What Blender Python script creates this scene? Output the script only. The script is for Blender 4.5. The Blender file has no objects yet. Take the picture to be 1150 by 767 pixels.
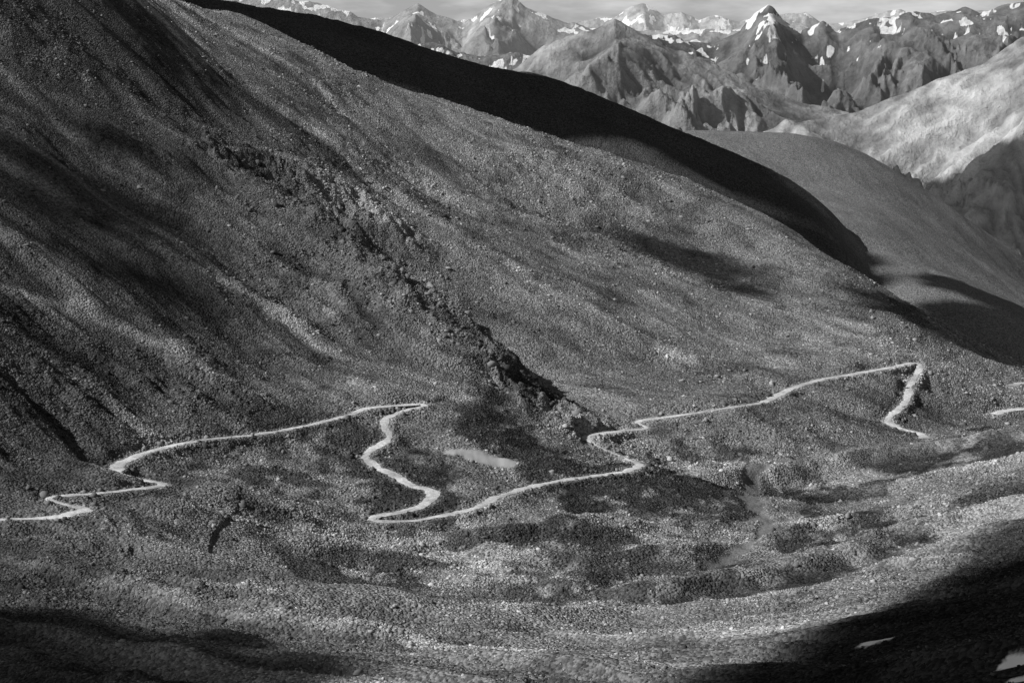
import bpy, math, numpy as np
from mathutils import Vector
rng=np.random.default_rng(7)
f32=np.float32
scene=bpy.context.scene
F=2146.0; TH=math.radians(8.83); CT,ST=math.cos(TH),math.sin(TH)
def ray(u,v):
    dx=(u-575)/F; dy=-(v-383.5)/F
    Y=CT+dy*ST; Z=-ST+dy*CT
    return dx/Y, Z/Y
def P(u,v,d):
    s,m=ray(u,v); return (s*d,d,m*d)
# ---------- noise
_a=rng.random((256,256))*2*np.pi
GX=np.cos(_a).astype(f32); GY=np.sin(_a).astype(f32)
def pn(x,y,seed=0):
    x=x+f32(seed*17.37); y=y+f32(seed*31.71)
    xf=np.floor(x); yf=np.floor(y)
    xi=xf.astype(np.int32)&255; yi=yf.astype(np.int32)&255
    fx=(x-xf).astype(f32); fy=(y-yf).astype(f32)
    x1=(xi+1)&255; y1=(yi+1)&255
    u=fx*fx*fx*(fx*(fx*6-15)+10); v=fy*fy*fy*(fy*(fy*6-15)+10)
    a=GX[xi,yi]*fx+GY[xi,yi]*fy
    b=GX[x1,yi]*(fx-1)+GY[x1,yi]*fy
    c=GX[xi,y1]*fx+GY[xi,y1]*(fy-1)
    d=GX[x1,y1]*(fx-1)+GY[x1,y1]*(fy-1)
    t=a+(b-a)*u; w=c+(d-c)*u
    return (t+(w-t)*v)*f32(1.4)
def fbm(x,y,wl,n,seed=0,gain=.5,ridged=False):
    r=0;amp=f32(1)
    for i in range(n):
        q=pn(x/f32(wl),y/f32(wl),seed+i)
        r=r+amp*((f32(0.35)-np.abs(q))*f32(1.6) if ridged else q)
        wl/=2.03; amp=f32(amp*gain)
    return r
def tps(pts,X,Y,lam=1e-5):
    p=np.array(pts,float); q=p[:,:2]/1000
    n=len(q)
    def K(r2): return 0.5*r2*np.log(r2+1e-12)
    r2=((q[:,None]-q[None])**2).sum(-1)
    A=np.zeros((n+3,n+3)); A[:n,:n]=K(r2)+lam*np.eye(n); A[:n,n]=1;A[:n,n+1:]=q; A[n,:n]=1;A[n+1:,:n]=q.T
    b=np.zeros(n+3); b[:n]=p[:,2]
    w=np.linalg.solve(A,b)
    Xn=(X/1000).astype(f32);Yn=(Y/1000).astype(f32)
    out=(w[n]+w[n+1]*Xn+w[n+2]*Yn).astype(np.float64)
    for i in range(n):
        rr=(Xn-f32(q[i,0]))**2+(Yn-f32(q[i,1]))**2
        out+=f32(w[i]*0.5)*rr*np.log(rr+f32(1e-9))
    return out.astype(f32)
def smax(a,b,k):
    h=np.clip(.5+.5*(a-b)/k,0,1)
    return b+(a-b)*h+k*h*(1-h)*.5
def sstep(a,b,x):
    t=np.clip((x-a)/(b-a),0,1); return t*t*(3-2*t)
# ---------- main grid
NS,ND=1400,1300
S=np.linspace(-0.34,0.34,NS); D=np.geomspace(150,3500,ND)
DD,SS=np.meshgrid(D,S,indexing='ij'); X=(SS*DD).astype(f32); Y=DD.astype(f32)
A1=[P(*t) for t in [
 (0,767,470),(300,767,450),(600,767,450),(900,767,430),(1150,767,345),(1000,767,400),(1150,680,430),(1000,710,490),
 (0,680,545),(300,690,560),(600,700,600),(640,672,690),(650,600,800),(800,650,730),(900,680,620),
 (1000,640,690),(1150,600,610),(1150,540,860),(1150,482,1080),(1050,497,1120),
 (0,600,650),(130,620,650),(250,640,670),(400,620,750),
 (0,582,680),(97,572,705),(182,545,760),(128,527,800),(300,486,905),(475,454,985),(415,510,900),(487,558,835),(415,582,800),(540,568,830),
 (718,522,940),(655,492,1014),(300,560,790),(500,620,765),(700,580,850),(600,562,862),(540,512,920),(650,510,975),
 (850,560,950),(950,520,1080),(1000,560,900),
 (0,450,800),(0,300,980),(0,150,1180),(0,0,1380),(-150,0,1280),(-150,300,870),(-150,600,600),(-150,767,450),
 (200,400,960),(200,250,1160),(200,100,1390),(170,0,1540),
 (400,400,1040),(350,300,1150),(290,195,1300),(400,272,1200),(480,322,1150),(560,400,1095),(620,462,1050)]]
A1+=[(-130,1400,-130),(-60,1300,-175),(-20,1220,-215),(30,1180,-240),(-350,1700,20),(150,1300,-270),(300,1450,-300),(500,1900,-380),(700,2600,-480),(0,1700,-300),(-300,2500,-300),
     (0,200,-105),(-90,200,-98),(90,200,-95),(420,1100,-215)]
crest2=[(1060,366,1480),(1120,402,1470),(1180,424,1470),(980,318,1560),(900,272,1650),(820,230,1700),(740,196,1740),(660,172,1760),(590,150,1770),(500,117,1780),(400,82,1780),(300,36,1770),(200,0,1720)]
A2=[P(*t) for t in crest2+[
 (660,480,1065),(715,474,1085),(850,455,1135),(960,420,1250),(1035,408,1315),(996,472,1165),(1038,494,1135),
 (500,280,1320),(450,230,1400),(600,350,1250),(700,400,1220),(800,400,1260),(900,375,1370),
 (700,300,1430),(600,220,1560),(800,300,1520),(300,120,1450),(150,0,1540),(240,115,1390),(240,60,1480),(50,-80,1450),(330,185,1340),(1000,400,1320),(1000,360,1430),
 (1134,434,1390),(1200,432,1400),(1114,466,1270),(1180,458,1290),(400,190,1430)]]
A2+=[(x,y+240,z-95) for x,y,z in [P(*t) for t in crest2[::2]]]
A2+=[(150,900,-262),(0,950,-245),(-120,1080,-210),(-250,1080,-160),(-40,1150,-215),(600,1600,-400),(-600,1600,150),(-700,2200,150)]
c3=[(150,-20),(200,-3),(260,6),(340,24),(400,32),(470,55),(560,82),(600,83),(640,95),(730,140),(790,167),(840,195),(880,217),(930,256)]
A3=[P(u,v,2320) for u,v in c3]
A3+=[(x,y+260,z-130) for x,y,z in A3[::2]]
A3+=[P(*t) for t in [(840,232,2080),(740,186,2080),(590,140,2120),(400,70,2130),(920,268,2080),(1000,330,2120),(1060,400,2050)]]
A3+=[(-500,1950,-20),(-200,1950,-120),(0,1950,-180),(300,1850,-290),(600,2400,-560),(450,2400,-420),(-900,2300,250)]
c4=[(700,156),(780,151),(830,150),(900,155),(940,161),(1000,193),(1060,232),(1110,264),(1150,290)]
A4=[P(u,v,2900) for u,v in c4]
A4+=[(x,y+260,z-130) for x,y,z in A4[::2]]
A4+=[P(*t) for t in [(850,205,2560),(950,250,2300),(1050,322,2060),(1110,375,1960),(1150,405,1940),(1000,250,2420),(1080,310,2250)]]
A4+=[(-200,2900,-180),(-200,2500,-260),(800,2700,-380),(900,3300,-560),(200,2100,-330)]
z1=tps(A1,X,Y);z2=tps(A2,X,Y);z3=tps(A3,X,Y);z4=tps(A4,X,Y)
z2=z2-np.clip(Y-1850,0,900)*f32(.45); z1=z1-np.clip(Y-1700,0,1200)*f32(.35)
z3=z3-sstep(2450,2800,Y)*200
fallq=X*f32(.6)+Y*f32(.8); fallp=X*f32(.8)-Y*f32(.6)
warp=fbm(X,Y,160,2,40)*14
gully=fbm(fallq+warp,fallp*f32(.16),46,4,3)
gully2=fbm(X*f32(.35)+Y*f32(.94)+warp,(X*f32(.94)-Y*f32(.35))*f32(.13),48,4,9)
fine=fbm(fallq+warp*1.3,fallp*f32(.22),13,3,23)
slopeA=sstep(-205,-155,z1)
z1=z1+(gully*6.5+fine*2.0)*slopeA
z2=z2+gully2*5+fine*1.3
z3=z3+gully2*5; z4=z4+fbm(X*f32(.8)+Y*f32(.2)+warp,(X*f32(.3)-Y*f32(.9))*f32(.25),60,4,12)*2.2
z=smax(z1,z2,22); L=np.where(z1>z2,1,2)
z=np.maximum(z,z3); L=np.where(z3>=z,3,L)
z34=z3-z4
z=smax(z,z4,12); L=np.where((z4>z3)&(z4>np.maximum(z1,z2)),4,L)
for u,v in [(800,175),(870,175),(900,195),(950,210),(1000,240),(950,250),(1050,300),(960,290)]:
    s_,m_=ray(u,v); c_=int((s_-S[0])/(S[1]-S[0])); k_=np.where(z[:,c_]-m_*D>0)[0]
    if len(k_): k_=k_[0]; print(u,v,'L',L[k_,c_],'d',D[k_],'z1-4',[round(float(q[k_,c_])) for q in (z1,z2,z3,z4)])
rmap=sstep(-.35,.45,fbm(X,Y,150,4,60))
rough=0.3+0.9*rmap
hill=np.clip(slopeA+(L!=1),0.35,1)*np.where(L==4,.4,1)
big=fbm(X,Y,120,3,20)
z=z+big*4.0*np.where(Y>1950,.3,1)*np.where((L==1)&(slopeA<.3),.6,1)
z=z+fbm(X,Y,18,4,30,.6)*1.3*rough*hill
hm=fbm(X,Y,46,4,77,ridged=True)
valley=(1-slopeA)*(z1>z2)*sstep(600,720,Y)*(Y<1700)
z=(z+hm*2.2*valley).astype(f32)
def polydist(pts):
    dm=np.full(X.shape,1e9,f32)
    for i in range(len(pts)-1):
        a=pts[i,:2].astype(f32);b=pts[i+1,:2].astype(f32);ab=b-a
        t=np.clip(((X-a[0])*ab[0]+(Y-a[1])*ab[1])/f32(ab@ab),0,1)
        dm=np.minimum(dm,(X-a[0]-t*ab[0])**2+(Y-a[1]-t*ab[1])**2)
    return np.sqrt(dm)
def cast(u,v,Z,start=0):
    s,m=ray(u,v)
    c=(s-S[0])/(S[1]-S[0]); c0=int(np.clip(c,0,NS-2)); f=c-c0
    col=Z[:,c0]*(1-f)+Z[:,c0+1]*f
    h=col-m*D; k=np.where(h[start:]>0)[0]
    if len(k)==0: return None
    k=k[0]+start
    if k==0: return (s*D[0],D[0],col[0])
    t=-h[k-1]/(h[k]-h[k-1]); d=D[k-1]+t*(D[k]-D[k-1])
    return (s*d,d,m*d)
cr=np.array([P(*t) for t in [(300,192,1290),(350,215,1260),(400,272,1200),(480,322,1150),(520,360,1120),(560,400,1095),(600,440,1065),(640,470,1045)]])
dm=polydist(cr)
along=fbm(X,Y,90,3,260)
cm=np.exp(-(dm/34)**2)*np.clip(.5+1.5*along,.0,1.15)
cu=X*f32(.66)+Y*f32(.75)
cv=X*f32(.75)-Y*f32(.66)
slab=fbm(cu+fbm(X,Y,36,3,270)*14,cv*f32(.55),24,5,88,.5,ridged=True)
z=z+cm*(slab*7.5+1.5)
out2=np.array([cast(u,v,z) for u,v in [(300,195),(350,198),(400,218),(430,262)]]); cm2=np.exp(-(polydist(out2)/26)**2)
z=z+cm2*(slab*6+1)
cg=sstep(.3,.7,fbm(X,Y,130,3,333))*slopeA*(L==1)
z=z+cg*slab*4
mor=np.zeros(X.shape,f32)
z0=z.copy()
wx=fbm(X,Y,60,3,140)*12
for pts,hh,wd in [([(110,600),(200,632),(290,662),(420,682),(560,700),(700,700),(840,690),(960,660),(1080,618),(1180,580)],6,20),
               ([(560,628),(680,640),(800,618),(950,588),(1160,545)],5,10),
               ([(720,672),(860,650),(1000,606),(1160,570)],6,10),
               ([(170,570),(300,598),(400,622),(520,650),(640,660)],4,11),
               ([(240,560),(330,580),(420,600),(560,600),(700,590)],4,9),
               ([(800,540),(900,525),(1000,512),(1160,488)],7,13),
               ([(960,560),(1050,545),(1160,520)],6,13)]:
    w=np.array([cast(u,v,z0) for u,v in pts])
    q=polydist(w)+wx
    e_=np.exp(-(q/wd)**2)
    z=z+hh*e_; mor=np.maximum(mor,e_)
st=np.array([cast(u,v,z0) for u,v in [(930,522),(880,530),(845,540),(835,555),(850,570),(862,590),(830,615),(800,632),(775,655),(700,668)]])
sq=polydist(st)+fbm(X,Y,24,3,301)*5
stm=1-sstep(1,6,sq)
z=z-stm*1.2
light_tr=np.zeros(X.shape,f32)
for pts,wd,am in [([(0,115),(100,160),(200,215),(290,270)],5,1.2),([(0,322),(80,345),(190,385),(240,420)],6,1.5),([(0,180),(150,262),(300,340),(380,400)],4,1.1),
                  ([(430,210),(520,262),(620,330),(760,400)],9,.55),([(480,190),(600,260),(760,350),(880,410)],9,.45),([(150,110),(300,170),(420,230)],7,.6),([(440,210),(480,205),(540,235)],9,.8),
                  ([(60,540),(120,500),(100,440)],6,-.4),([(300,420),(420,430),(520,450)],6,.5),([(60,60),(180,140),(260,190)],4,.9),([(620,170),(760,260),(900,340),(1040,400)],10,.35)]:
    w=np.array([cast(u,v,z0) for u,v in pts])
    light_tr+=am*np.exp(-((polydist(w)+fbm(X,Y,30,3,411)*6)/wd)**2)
base=z.copy()
def catmull(pts,n=8):
    p=np.array(pts,float); p=np.vstack([2*p[0]-p[1],p,2*p[-1]-p[-2]]); out=[]
    for i in range(1,len(p)-2):
        for t in np.linspace(0,1,n,endpoint=False):
            a,b,c,d=p[i-1:i+3]
            out.append(.5*((2*b)+(c-a)*t+(2*a-5*b+4*c-d)*t*t+(3*b-a-3*c+d)*t**3))
    out.append(p[-2]); return np.array(out)
R_main=[(-60,588,4),(0,584,4),(55,582,4.5),(80,577,7),(97,572,5),(70,566,1.6),(50,559,2.6),(90,556,3.5),(140,551,4),(182,545,5),(155,537,1.8),(130,529,6),(142,517,6),(180,504,4.6),(230,494,4.2),(290,488,3.8),(340,479,3.8),(390,467,4),(410,459,4.8),(440,456,5),(476,454,7),(455,461,4),(437,468,4),(431,480,4.2),(438,492,4.2),(420,503,4.6),(411,514,4.8),(424,525,5),(442,534,5),(462,546,5.2),(480,549,5.5),(486,559,5.5),(468,571,5.5),(440,577,6.5),(414,582,5.5),(432,586,4.5),(470,584,4.2),(510,577,4.6),(540,568,5.2),(560,558,4.6),(600,546,4.6),(650,537,4.6),(700,530,4.8),(718,522,5.2),(700,514,1.6),(675,503,1.6),(656,491,5),(675,487,6),(700,484,6),(728,481,4),(715,474,3.6),(760,467,4.8),(820,458,4.2),(860,451,5.2),(885,438,5.5),(920,427,5),(955,421,6),(1000,413,5),(1030,408,7),(1030,420,4.6),(1021,435,4.6),(1018,450,4.6),(1005,463,4.8),(996,472,5.2),(1010,481,5),(1033,487,5.5),(1040,493,7)]
R_far=[(1200,429,6),(1150,430,6),(1134,434,6)]
R_far2=[(1200,453,7),(1150,459,7),(1130,461,7),(1114,466,7)]
roads=[]
for R in (R_main,R_far,R_far2):
    c=catmull(R,8); W=[];C=[]
    for u,v,w in c:
        h=cast(u,v,base,300)
        if h is None or h[1]>1700: print('road miss',u,v,h); continue
        W.append([*h,w]); C.append((u,v))
    if len(W)<6: continue
    W=np.array(W)
    zz=W[:,2].copy()
    n=len(zz);k=9
    ker=np.exp(-(np.arange(-k,k+1)/5.0)**2); ker/=ker.sum()
    zz=np.convolve(np.pad(zz,k,mode='edge'),ker,'valid')
    for i in range(n):
        s,m=ray(*C[i]); d=zz[i]/m; W[i,:3]=(s*d,d,zz[i])
    seg=np.hypot(np.diff(W[:,0]),np.diff(W[:,1])); al=np.r_[0,np.cumsum(seg)]
    q=np.arange(0,al[-1],2.0)
    W=np.stack([np.interp(q,al,W[:,j]) for j in range(4)],1)
    for _ in range(5):
        W[1:-1]=(W[:-2]+2*W[1:-1]+W[2:])/4
    roads.append(W)
best=np.full(X.shape,1e9,f32);rz=np.zeros(X.shape,f32)
for W in roads:
    for x,y,zq,w in W:
        r=w/2+12
        i0,i1=np.searchsorted(D,[y-r,y+r]); j0=int(((x-r)/y-S[0])/(S[1]-S[0]))-2; j1=int(((x+r)/y-S[0])/(S[1]-S[0]))+3
        j0=max(j0,0)
        if j1<=0 or j0>=NS: continue
        sl=(slice(i0,i1),slice(j0,j1))
        dd=np.hypot(X[sl]-x,Y[sl]-y)-w/2
        m=dd<best[sl]
        best[sl]=np.where(m,dd,best[sl]); rz[sl]=np.where(m,zq,rz[sl])
wr=1-sstep(1.0,6.0,best)
z=z*(1-wr)+rz*wr
z=np.where(best<1.2,np.minimum(z,rz),z)
# ---------- tone (albedo) map
smooth=np.zeros(X.shape,f32)
tone=0.17+0.055*fbm(X,Y,170,4,50)+0.035*gully+0.04*fine
far_=(Y>1900)
tone=np.where(far_,(0.17+.03*fbm(X,Y,90,4,55))*(1.0-.6*sstep(-25,20,z34)*sstep(440,330,X)),tone)  # back slope darkened: dark scree plus its shade put into the albedo
streak=sstep(.15,.7,fbm(fallq+warp*1.5,fallp*f32(.07),26,4,71))
streak2=sstep(.15,.7,fbm(fallq+warp*1.5,fallp*f32(.07),30,4,171))
near_=((L==1)|(L==2))&(~far_)
tone=tone*(1+(streak*.9-streak2*.5)*near_*slopeA.clip(.3,1))
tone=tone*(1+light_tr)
blot=sstep(.1,.6,fbm(X,Y,40,5,191,.62))
tone*=1-.4*blot*near_
moss=sstep(-.1,.3,fbm(X,Y*f32(.5),52,5,91,.65))*valley*(1-.6*mor)
tone*=1-.78*moss
tone*=1+.3*mor
def patch(u,v,rx,ry,val,n=.35,a=1,sm=0):
    global tone,smooth
    h=cast(u,v,base)
    if h is None: return
    q=np.sqrt(((X-h[0])/rx)**2+((Y-h[1])/ry)**2)+n*fbm(X,Y,max(rx,ry)*.7,4,int(u+v)%90)
    w=(1-sstep(.6,1.15,q))*a
    tone=tone*(1-w)+val*w
    if sm: smooth=np.maximum(smooth,w*sm)
for u,v,rx,ry in [(700,632,26,22),(620,652,22,12),(560,600,30,16),(760,580,24,20),(670,596,24,14),(820,510,30,16),(430,630,24,12),(310,540,28,14),(1000,540,26,14),(930,600,22,14),(780,545,22,16),(480,530,14,14),(800,655,22,14),(700,660,30,8)]:
    patch(u,v,rx,ry,.04,1.2,.8)
patch(395,215,38,40,.36,.7,.75); patch(490,215,36,20,.3,.8,.6)  # sunlit outcrop and scree fan painted as paler albedo
tone=tone*(1-stm*.8)+.15*stm*.8; smooth=np.maximum(smooth,stm*.7)
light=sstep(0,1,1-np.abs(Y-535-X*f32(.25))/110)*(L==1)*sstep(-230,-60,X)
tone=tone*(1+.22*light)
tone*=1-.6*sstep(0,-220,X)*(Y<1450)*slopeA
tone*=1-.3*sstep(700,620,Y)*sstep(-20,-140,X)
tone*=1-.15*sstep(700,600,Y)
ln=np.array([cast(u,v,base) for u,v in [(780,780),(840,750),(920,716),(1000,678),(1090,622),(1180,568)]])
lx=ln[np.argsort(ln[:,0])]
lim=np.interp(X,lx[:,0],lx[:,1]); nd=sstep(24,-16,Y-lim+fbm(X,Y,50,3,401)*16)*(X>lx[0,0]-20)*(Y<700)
tone=tone*(1-.78*nd)  # shadow on the near right shoulder painted into the albedo, soft edge
sh=np.exp(-(np.clip(best,0,99)/2.2)**2)
tone=tone+sh*(.10)
tone=np.clip(tone,.018,.6)
patch(545,514,17,9,.34,.3,1,1); patch(518,508,11,5,.34,.3,1,1)
patch(985,719,4.5,4,.85,.4,1,1); patch(1143,742,4,4,.85,.4,1,1); patch(1146,764,3,3,.85,.4,1,1)
# ---------- mesh helpers
def grid_mesh(name,X,Y,Z,attrs,mat):
    nr,nc=X.shape
    me=bpy.data.meshes.new(name)
    nv=nr*nc
    co=np.stack([X,Y,Z],-1).astype(f32).ravel()
    me.vertices.add(nv); me.vertices.foreach_set('co',co)
    i=np.arange(nv,dtype=np.int32).reshape(nr,nc)
    q=np.stack([i[:-1,:-1],i[:-1,1:],i[1:,1:],i[1:,:-1]],-1).reshape(-1,4)
    nf=len(q)
    me.loops.add(nf*4); me.loops.foreach_set('vertex_index',q.ravel())
    me.polygons.add(nf); me.polygons.foreach_set('loop_start',np.arange(0,nf*4,4,dtype=np.int32))
    me.polygons.foreach_set('use_smooth',np.ones(nf,bool))
    me.update(calc_edges=True)
    for k,v in attrs.items():
        a=me.attributes.new(k,'FLOAT','POINT'); a.data.foreach_set('value',v.astype(f32).ravel())
    me.materials.append(mat)
    o=bpy.data.objects.new(name,me); scene.collection.objects.link(o); return o
def newmat(name):
    m=bpy.data.materials.new(name); m.use_nodes=True
    nt=m.node_tree; nt.nodes.clear()
    out=nt.nodes.new('ShaderNodeOutputMaterial'); b=nt.nodes.new('ShaderNodeBsdfDiffuse')
    nt.links.new(b.outputs[0],out.inputs[0]); return m,nt,b
class N:
    def __init__(s,nt): s.nt=nt
    def n(s,t,**k):
        x=s.nt.nodes.new(t)
        for a,b in k.items(): setattr(x,a,b)
        return x
    def math(s,op,a,b=None,c=None):
        x=s.n('ShaderNodeMath',operation=op)
        for i,q in enumerate((a,b,c)):
            if q is None: continue
            if isinstance(q,(int,float)): x.inputs[i].default_value=q
            else: s.nt.links.new(q,x.inputs[i])
        return x.outputs[0]
    def noise(s,co,sc,det=3,rough=.6):
        x=s.n('ShaderNodeTexNoise'); x.inputs['Scale'].default_value=sc;x.inputs['Detail'].default_value=det;x.inputs['Roughness'].default_value=rough
        s.nt.links.new(co,x.inputs['Vector']); return x.outputs[0]
    def vor(s,co,sc,feat='F1'):
        x=s.n('ShaderNodeTexVoronoi',feature=feat); x.inputs['Scale'].default_value=sc
        s.nt.links.new(co,x.inputs['Vector']); return x
    def ramp(s,v,a,b,lo,hi):
        x=s.n('ShaderNodeMapRange'); s.nt.links.new(v,x.inputs[0])
        for i,q in zip((1,2,3,4),(a,b,lo,hi)): x.inputs[i].default_value=q
        return x.outputs[0]
def gray(nt,b,v):
    c=nt.nodes.new('ShaderNodeCombineColor')
    for i in range(3): nt.links.new(v,c.inputs[i])
    nt.links.new(c.outputs[0],b.inputs[0])
m,nt,b=newmat('scree'); g=N(nt)
co=g.n('ShaderNodeNewGeometry').outputs['Position']
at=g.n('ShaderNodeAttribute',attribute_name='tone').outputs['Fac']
sm=g.n('ShaderNodeAttribute',attribute_name='smooth').outputs['Fac']
v1=g.vor(co,.9)
n1=g.noise(co,.35,3,.7)
sep=g.n('ShaderNodeSeparateColor'); nt.links.new(v1.outputs['Color'],sep.inputs[0])
sp=g.math('MULTIPLY',g.ramp(sep.outputs[0],0,1,.5,1.5),g.ramp(n1,.3,.7,.75,1.25))
mx=g.n('ShaderNodeMix'); nt.links.new(sm,mx.inputs[0]); nt.links.new(sp,mx.inputs[2]); mx.inputs[3].default_value=1
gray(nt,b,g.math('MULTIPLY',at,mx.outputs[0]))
h=g.math('ADD',g.math('MULTIPLY',v1.outputs['Distance'],-.9),g.math('MULTIPLY',n1,.9))
bu=g.n('ShaderNodeBump'); nt.links.new(g.math('SUBTRACT',1,sm),bu.inputs['Strength']);bu.inputs['Distance'].default_value=.9
nt.links.new(h,bu.inputs['Height']); nt.links.new(bu.outputs[0],b.inputs['Normal'])
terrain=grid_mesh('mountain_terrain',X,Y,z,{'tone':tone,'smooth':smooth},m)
m,nt,b=newmat('rock'); g=N(nt)
at=g.n('ShaderNodeAttribute',attribute_name='tone').outputs['Fac']
gray(nt,b,at)
rockmat=m
m,nt,b=newmat('dirt_road'); g=N(nt)
co=g.n('ShaderNodeNewGeometry').outputs['Position']
n1=g.noise(co,.5,4,.7); n2=g.noise(co,.05,3,.6)
gray(nt,b,g.math('MULTIPLY',g.ramp(n1,.3,.7,.33,.66),g.ramp(n2,.35,.65,.7,1.3)))
bu=g.n('ShaderNodeBump'); bu.inputs['Distance'].default_value=.5; nt.links.new(n1,bu.inputs['Height']); nt.links.new(bu.outputs[0],b.inputs['Normal'])
roadmat=m
for W in roads:
    n=len(W); t=np.gradient(W[:,:2],axis=0); t/=np.linalg.norm(t,axis=1)[:,None]+1e-9
    nn=np.stack([-t[:,1],t[:,0]],1)
    arc=np.arange(n)*2.0
    K=7; px=np.zeros((n,K));py=np.zeros((n,K));pz=np.zeros((n,K))
    for j in range(K):
        f=(j/(K-1)-.5)*2
        jit=(pn(arc/11,arc*0+3.3,5+(j>3))*1.1+pn(arc/3.1,arc*0+1.3,8+(j>3))*.7)*abs(f)*1.4
        o=f*(W[:,3]/2)+np.sign(f)*jit
        px[:,j]=W[:,0]+nn[:,0]*o;py[:,j]=W[:,1]+nn[:,1]*o
        pz[:,j]=W[:,2]+.30-.16*abs(f)**3
    grid_mesh('dirt_road',px,py,pz,{},roadmat)
# ---------- boulders
def gi(x,y):
    ri=np.clip(np.log(y/D[0])/np.log(D[-1]/D[0])*(ND-1),0,ND-1.001); ci=np.clip((x/y-S[0])/(S[1]-S[0]),0,NS-1.001)
    return ri,ci
def rocks(name,x,y,size,ico,tmul):
    ri,ci=gi(x,y); r0=ri.astype(int);c0=ci.astype(int);fr=ri-r0;fc=ci-c0
    zz=(z[r0,c0]*(1-fr)+z[r0+1,c0]*fr)*(1-fc)+(z[r0,c0+1]*(1-fr)+z[r0+1,c0+1]*fr)*fc
    k=(best[r0,c0]>.8)&(smooth[r0,c0]<.5); x,y,zz,size=x[k],y[k],zz[k],size[k]; tt=tone[r0,c0][k]
    if ico:
        phi=(1+5**.5)/2
        v=np.array([(-1,phi,0),(1,phi,0),(-1,-phi,0),(1,-phi,0),(0,-1,phi),(0,1,phi),(0,-1,-phi),(0,1,-phi),(phi,0,-1),(phi,0,1),(-phi,0,-1),(-phi,0,1)])/1.9
        f=np.array([(0,11,5),(0,5,1),(0,1,7),(0,7,10),(0,10,11),(1,5,9),(5,11,4),(11,10,2),(10,7,6),(7,1,8),(3,9,4),(3,4,2),(3,2,6),(3,6,8),(3,8,9),(4,9,5),(2,4,11),(6,2,10),(8,6,7),(9,8,1)])
    else:
        v=np.array([(1,0,0),(0,1,0),(-1,0,0),(0,-1,0),(.15,.1,1),(.7,.7,.5),(-.6,.6,.6),(-.7,-.6,.45),(.6,-.7,.55)])*1.0
        f=np.array([(0,5,8),(5,1,6),(6,2,7),(7,3,8),(4,5,6),(4,6,7),(4,7,8),(4,8,5),(0,1,5),(1,2,6),(2,3,7),(3,0,8)])
    nv=len(v);nf=len(f)
    n=len(x)
    V=np.repeat(v[None].astype(f32),n,0)*(rng.uniform(.55,1.35,(n,nv,1)).astype(f32))*rng.uniform(.6,1.4,(n,1,3)).astype(f32)
    a=rng.random(n)*6.28; ca,sa=np.cos(a)[:,None],np.sin(a)[:,None]
    vx=V[:,:,0]*ca-V[:,:,1]*sa; vy=V[:,:,0]*sa+V[:,:,1]*ca
    V=np.stack([vx,vy,V[:,:,2]*.9],-1)*size[:,None,None]
    V+=np.stack([x,y,zz-size*.12],-1)[:,None,:]
    Fc=(f[None]+nv*np.arange(n)[:,None,None]).reshape(-1)
    me=bpy.data.meshes.new(name); me.vertices.add(n*nv); me.vertices.foreach_set('co',V.astype(f32).ravel())
    me.loops.add(len(Fc)); me.loops.foreach_set('vertex_index',Fc.astype(np.int32))
    me.polygons.add(n*nf); me.polygons.foreach_set('loop_start',np.arange(0,n*nf*3,3,dtype=np.int32))
    me.update(calc_edges=True); me.materials.append(rockmat)
    at=me.attributes.new('tone','FLOAT','POINT')
    tv=np.clip(tt*rng.uniform(tmul[0],tmul[1],n),.02,.6); at.data.foreach_set('value',np.repeat(tv,nv).astype(f32))
    o=bpy.data.objects.new(name,me); scene.collection.objects.link(o)
n=560000
d=np.concatenate([rng.uniform(330,1850,n),rng.uniform(380,950,260000)]); n=len(d); s=rng.uniform(-.30,.30,n); x=s*d; y=d
ri,ci=gi(x,y); rm=rmap[ri.astype(int),ci.astype(int)]; LL=L[ri.astype(int),ci.astype(int)]
dens=(.16+.84*rm**1.5)*(.3+.7*sstep(-.3,.4,fbm(x,y,26,4,14)))*np.where(LL==2,.8,1); k=rng.random(n)<dens; x=x[k];y=y[k]
rocks('boulder_field',x,y,np.clip(rng.lognormal(-1.1,.48,len(x)),.16,2.0)*np.clip(y/900,.7,1.3),False,(.5,2.6))
xs=[];ys=[]
for i in range(len(cr)-1):
    t=rng.random(420); xs.append(cr[i,0]+t*(cr[i+1,0]-cr[i,0])+rng.normal(0,20,420)); ys.append(cr[i,1]+t*(cr[i+1,1]-cr[i,1])+rng.normal(0,20,420))
W=roads[0]; k=rng.integers(0,len(W),2600); a=rng.random(2600)*6.28; r=W[k,3]/2+1.5+rng.exponential(2.5,2600)
xs.append(W[k,0]+np.cos(a)*r); ys.append(W[k,1]+np.sin(a)*r)
x=np.concatenate(xs);y=np.concatenate(ys)
rocks('rock_outcrop',x,y,np.clip(rng.lognormal(-.4,.5,len(x)),.3,3.0),True,(.5,1.8))
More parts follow.
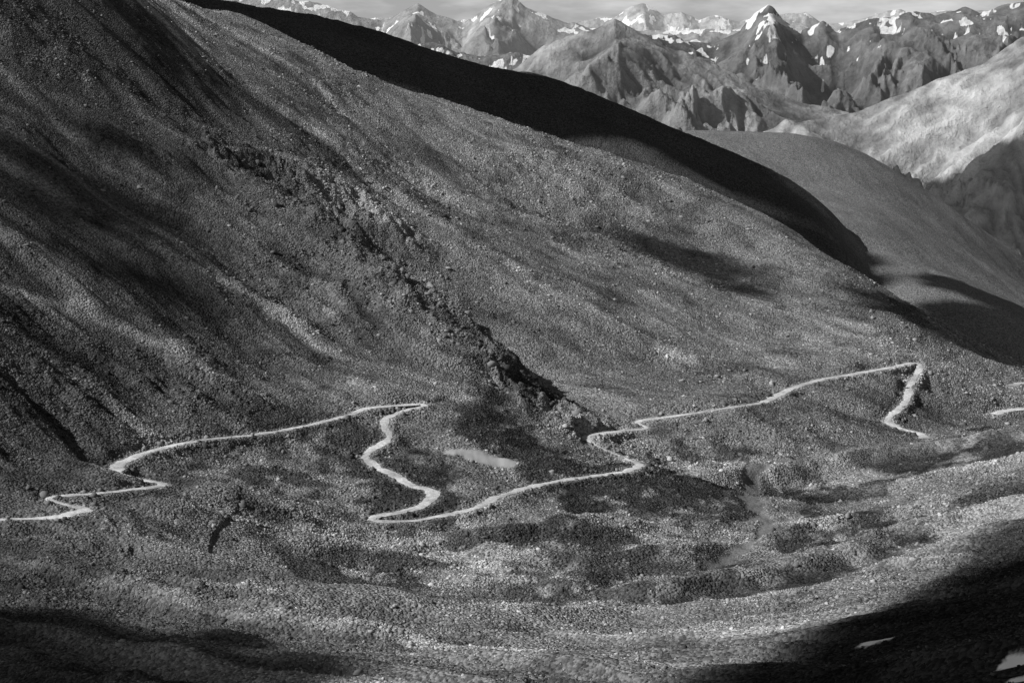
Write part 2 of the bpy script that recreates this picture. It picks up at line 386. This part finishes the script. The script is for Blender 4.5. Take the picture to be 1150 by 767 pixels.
# ---------- far ranges
NS2,ND2=1200,800
S2=np.linspace(-.36,.36,NS2); D2=np.geomspace(3400,23500,ND2)
DD,SS=np.meshgrid(D2,S2,indexing='ij'); X2=(SS*DD).astype(f32);Y2=DD.astype(f32)
zf=np.full(X2.shape,-650.)+fbm(X2,Y2,1500,3,5)*60
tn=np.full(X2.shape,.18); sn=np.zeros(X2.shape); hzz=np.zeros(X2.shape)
def ridge(pts,d0,slope,amp,toneval,snow,seed,spw,haze_glow):
    global zf,tn,sn,hzz
    w=np.array([P(u,v,d0) for u,v in pts])
    crest=np.interp(X2,w[:,0],w[:,2])
    t=Y2-d0+fbm(X2,Y2,spw*2.5,2,seed+9)*spw*.5*sstep(0,400,np.abs(Y2-d0))
    a=np.abs(t)
    wx=fbm(X2,Y2,spw*1.2,4,seed+30,.45)*spw*.4
    G=[];wl=spw;sp=0;am=1.0
    for i in range(6):
        k=(0,.9,-.7,.5,-1.,.7)[i]
        gg=.3-np.abs(pn((X2+wx+k*t)/wl,(t*.7+wx*.5)/wl,seed+i)); G.append(gg); sp=sp+gg*am; am*=.47; wl*=.5
    zz=crest-slope*a+sp*amp*(sstep(0,spw*1.2,a)*.86+.14)
    m=zz>zf
    zf=np.where(m,zz,zf); tn=np.where(m,toneval*(1+.9*(G[1]+G[2]+G[3])),tn); hzz=np.where(m,haze_glow,hzz)
    sv=((snow-(crest-zz))/max(snow,1)+fbm(X2,Y2,spw*.25,5,seed+70,.7)*1.8-G[2]*2.5-G[3]*2.5-.75) if snow>0 else -1
    sn=np.where(m,sv,sn)
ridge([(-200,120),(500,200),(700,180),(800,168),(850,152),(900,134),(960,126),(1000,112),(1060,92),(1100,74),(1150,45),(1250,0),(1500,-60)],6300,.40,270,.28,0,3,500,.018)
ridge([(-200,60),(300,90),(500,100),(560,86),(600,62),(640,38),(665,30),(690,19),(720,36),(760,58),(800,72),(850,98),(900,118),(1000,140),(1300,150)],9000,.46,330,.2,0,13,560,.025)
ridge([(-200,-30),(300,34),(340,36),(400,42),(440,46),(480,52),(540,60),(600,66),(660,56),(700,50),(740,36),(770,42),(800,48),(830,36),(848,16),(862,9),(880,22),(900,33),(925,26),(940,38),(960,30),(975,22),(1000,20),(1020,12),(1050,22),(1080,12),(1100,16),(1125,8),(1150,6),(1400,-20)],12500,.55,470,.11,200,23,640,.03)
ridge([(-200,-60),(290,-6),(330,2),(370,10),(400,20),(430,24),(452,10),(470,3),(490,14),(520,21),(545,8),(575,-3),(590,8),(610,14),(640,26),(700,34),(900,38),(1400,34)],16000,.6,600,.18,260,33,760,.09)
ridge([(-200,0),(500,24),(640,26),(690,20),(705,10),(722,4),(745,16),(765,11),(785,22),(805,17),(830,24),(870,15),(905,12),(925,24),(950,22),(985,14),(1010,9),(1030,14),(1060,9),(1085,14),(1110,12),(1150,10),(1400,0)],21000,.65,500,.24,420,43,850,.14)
m,nt,b=newmat('far_mountain_rock'); g=N(nt)
co=g.n('ShaderNodeNewGeometry').outputs['Position']
at=g.n('ShaderNodeAttribute',attribute_name='tone').outputs['Fac']; sa=g.n('ShaderNodeAttribute',attribute_name='snow').outputs['Fac']; ha=g.n('ShaderNodeAttribute',attribute_name='haze_glow').outputs['Fac']
n1=g.noise(co,.012,7,.7); n2=g.noise(co,.002,4,.6)
c=g.math('MULTIPLY',at,g.math('MULTIPLY',g.ramp(n1,.3,.7,.55,1.45),g.ramp(n2,.3,.7,.7,1.3)))
mx=g.n('ShaderNodeMix'); nt.links.new(g.ramp(g.math('ADD',sa,g.math('MULTIPLY',n1,1.2)),1.0,1.25,0,1),mx.inputs[0]); nt.links.new(c,mx.inputs[2]); mx.inputs[3].default_value=.75
gray(nt,b,mx.outputs[0])
bu=g.n('ShaderNodeBump'); bu.inputs['Distance'].default_value=40; nt.links.new(n1,bu.inputs['Height']); nt.links.new(bu.outputs[0],b.inputs['Normal'])
em=g.n('ShaderNodeEmission'); nt.links.new(ha,em.inputs[1]); ad=g.n('ShaderNodeAddShader')  # per-ridge emission stands in for aerial inscatter
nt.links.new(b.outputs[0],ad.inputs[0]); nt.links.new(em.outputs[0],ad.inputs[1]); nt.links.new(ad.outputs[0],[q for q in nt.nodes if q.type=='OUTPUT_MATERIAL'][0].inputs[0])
grid_mesh('distant_mountain_range',X2,Y2,zf,{'tone':tn,'snow':sn,'haze_glow':hzz},m)
# ---------- light
e=math.radians(40); ph=math.radians(15)
sd=Vector((-math.cos(e)*math.cos(ph),-math.cos(e)*math.sin(ph),math.sin(e)))
ld=bpy.data.lights.new('sun','SUN'); ld.energy=5; ld.angle=math.radians(.5); ld.color=(1,1,1)
lo=bpy.data.objects.new('sun',ld); lo.rotation_euler=sd.to_track_quat('Z','Y').to_euler(); scene.collection.objects.link(lo)
w=bpy.data.worlds.new('World'); scene.world=w; w.use_nodes=True; nt=w.node_tree; nt.nodes.clear(); g=N(nt)
sk=nt.nodes.new('ShaderNodeTexSky'); sk.sky_type='NISHITA'; sk.sun_disc=False; sk.sun_elevation=e; sk.sun_rotation=math.atan2(sd.x,sd.y)
bw=nt.nodes.new('ShaderNodeRGBToBW'); bg=nt.nodes.new('ShaderNodeBackground'); bg.inputs[1].default_value=.05; ou=nt.nodes.new('ShaderNodeOutputWorld')
tc=nt.nodes.new('ShaderNodeTexCoord'); sx=nt.nodes.new('ShaderNodeSeparateXYZ'); nt.links.new(tc.outputs['Generated'],sx.inputs[0])
band=g.ramp(sx.outputs[2],.0,.12,1,0)
mp=nt.nodes.new('ShaderNodeMapping'); mp.inputs['Scale'].default_value=(9,9,40); nt.links.new(tc.outputs['Generated'],mp.inputs[0])
cl=g.ramp(g.noise(mp.outputs[0],1,5,.6),.4,.65,5,13)
nt.links.new(sk.outputs[0],bw.inputs[0])
nt.links.new(g.math('ADD',bw.outputs[0],g.math('MULTIPLY',cl,band)),bg.inputs[0]); nt.links.new(bg.outputs[0],ou.inputs[0])
# ---------- clouds (added out of frame, placed to cast the shadow patches)
m,nt,b=newmat('shade_cloud_white'); b.inputs[0].default_value=(.85,.85,.85,1)
shade_cloudmat=m
def ico_v(sub):
    import bmesh
    bm=bmesh.new(); bmesh.ops.create_icosphere(bm,subdivisions=sub,radius=1)
    v=np.array([q.co[:] for q in bm.verts]); f=[[q.index for q in p.verts] for p in bm.faces]; bm.free(); return v,f
IV,IF=ico_v(4)
def shade_cloud(spots,H):
    V=[];Fc=[];o=0
    for u,v,r,*rest in spots:
        p=P(u,v,rest[0]) if rest else cast(u,v,z)
        if p is None: continue
        c=np.array(p)+np.array(sd)*(H/sd.z)
        vv=IV.copy(); nz=fbm(vv[:,0]*1.7+vv[:,2]+u,vv[:,1]*1.7+v+vv[:,2]*.7,1.0,4,int(u+v)%50)
        vv=vv*(1+.34*nz)[:,None]*r; vv[:,2]*=.55
        V.append(vv+c); Fc+= [[i+o for i in f] for f in IF]; o+=len(vv)
    me=bpy.data.meshes.new('shade_cloud'); me.from_pydata(np.vstack(V).tolist(),[],Fc); me.materials.append(shade_cloudmat)
    me.polygons.foreach_set('use_smooth',np.ones(len(me.polygons),bool))
    ob=bpy.data.objects.new('shade_cloud',me); scene.collection.objects.link(ob)
shade_cloud([(300,15,110,2200),(400,45,110,2200),(480,75,100,2200),(560,100,95,2200),(640,120,90,2200),(710,150,80,2200),(770,178,75,2200),(820,205,65,2180),(860,225,50,2150)],1500)
shade_cloud([(735,280,22),(755,285,28),(785,294,30),(805,306,24),(825,302,18),(838,325,20),(760,262,12)],2000)
shade_cloud([(912,270,26),(935,280,32)],2000)
shade_cloud([(1150,350,70),(1130,390,60),(1090,380,50),(1180,400,80)],1500)
shade_cloud([(1150,690,62),(1100,740,60),(1000,765,56),(1150,640,34),(1070,690,44),(1030,730,44),(960,752,36),(860,772,30),(760,778,22)],1500)
shade_cloud([(-20,767,62),(60,750,46),(150,760,42),(260,772,34),(20,700,22)],1500)
shade_cloud([(90,240,34),(180,320,26),(60,190,34),(130,160,26)],3000)
shade_cloud([(1080,190,230,5600),(1130,220,240,5400),(1045,205,140,5500)],2600)
# ---------- camera
cd=bpy.data.cameras.new('camera'); cd.sensor_width=36; cd.lens=36*F/1150; cd.clip_start=1; cd.clip_end=60000
cam=bpy.data.objects.new('camera',cd); cam.rotation_euler=(math.pi/2-TH,0,0); scene.collection.objects.link(cam); scene.camera=cam
scene.view_settings.view_transform='Standard'; scene.view_settings.look='None'; scene.view_settings.exposure=0
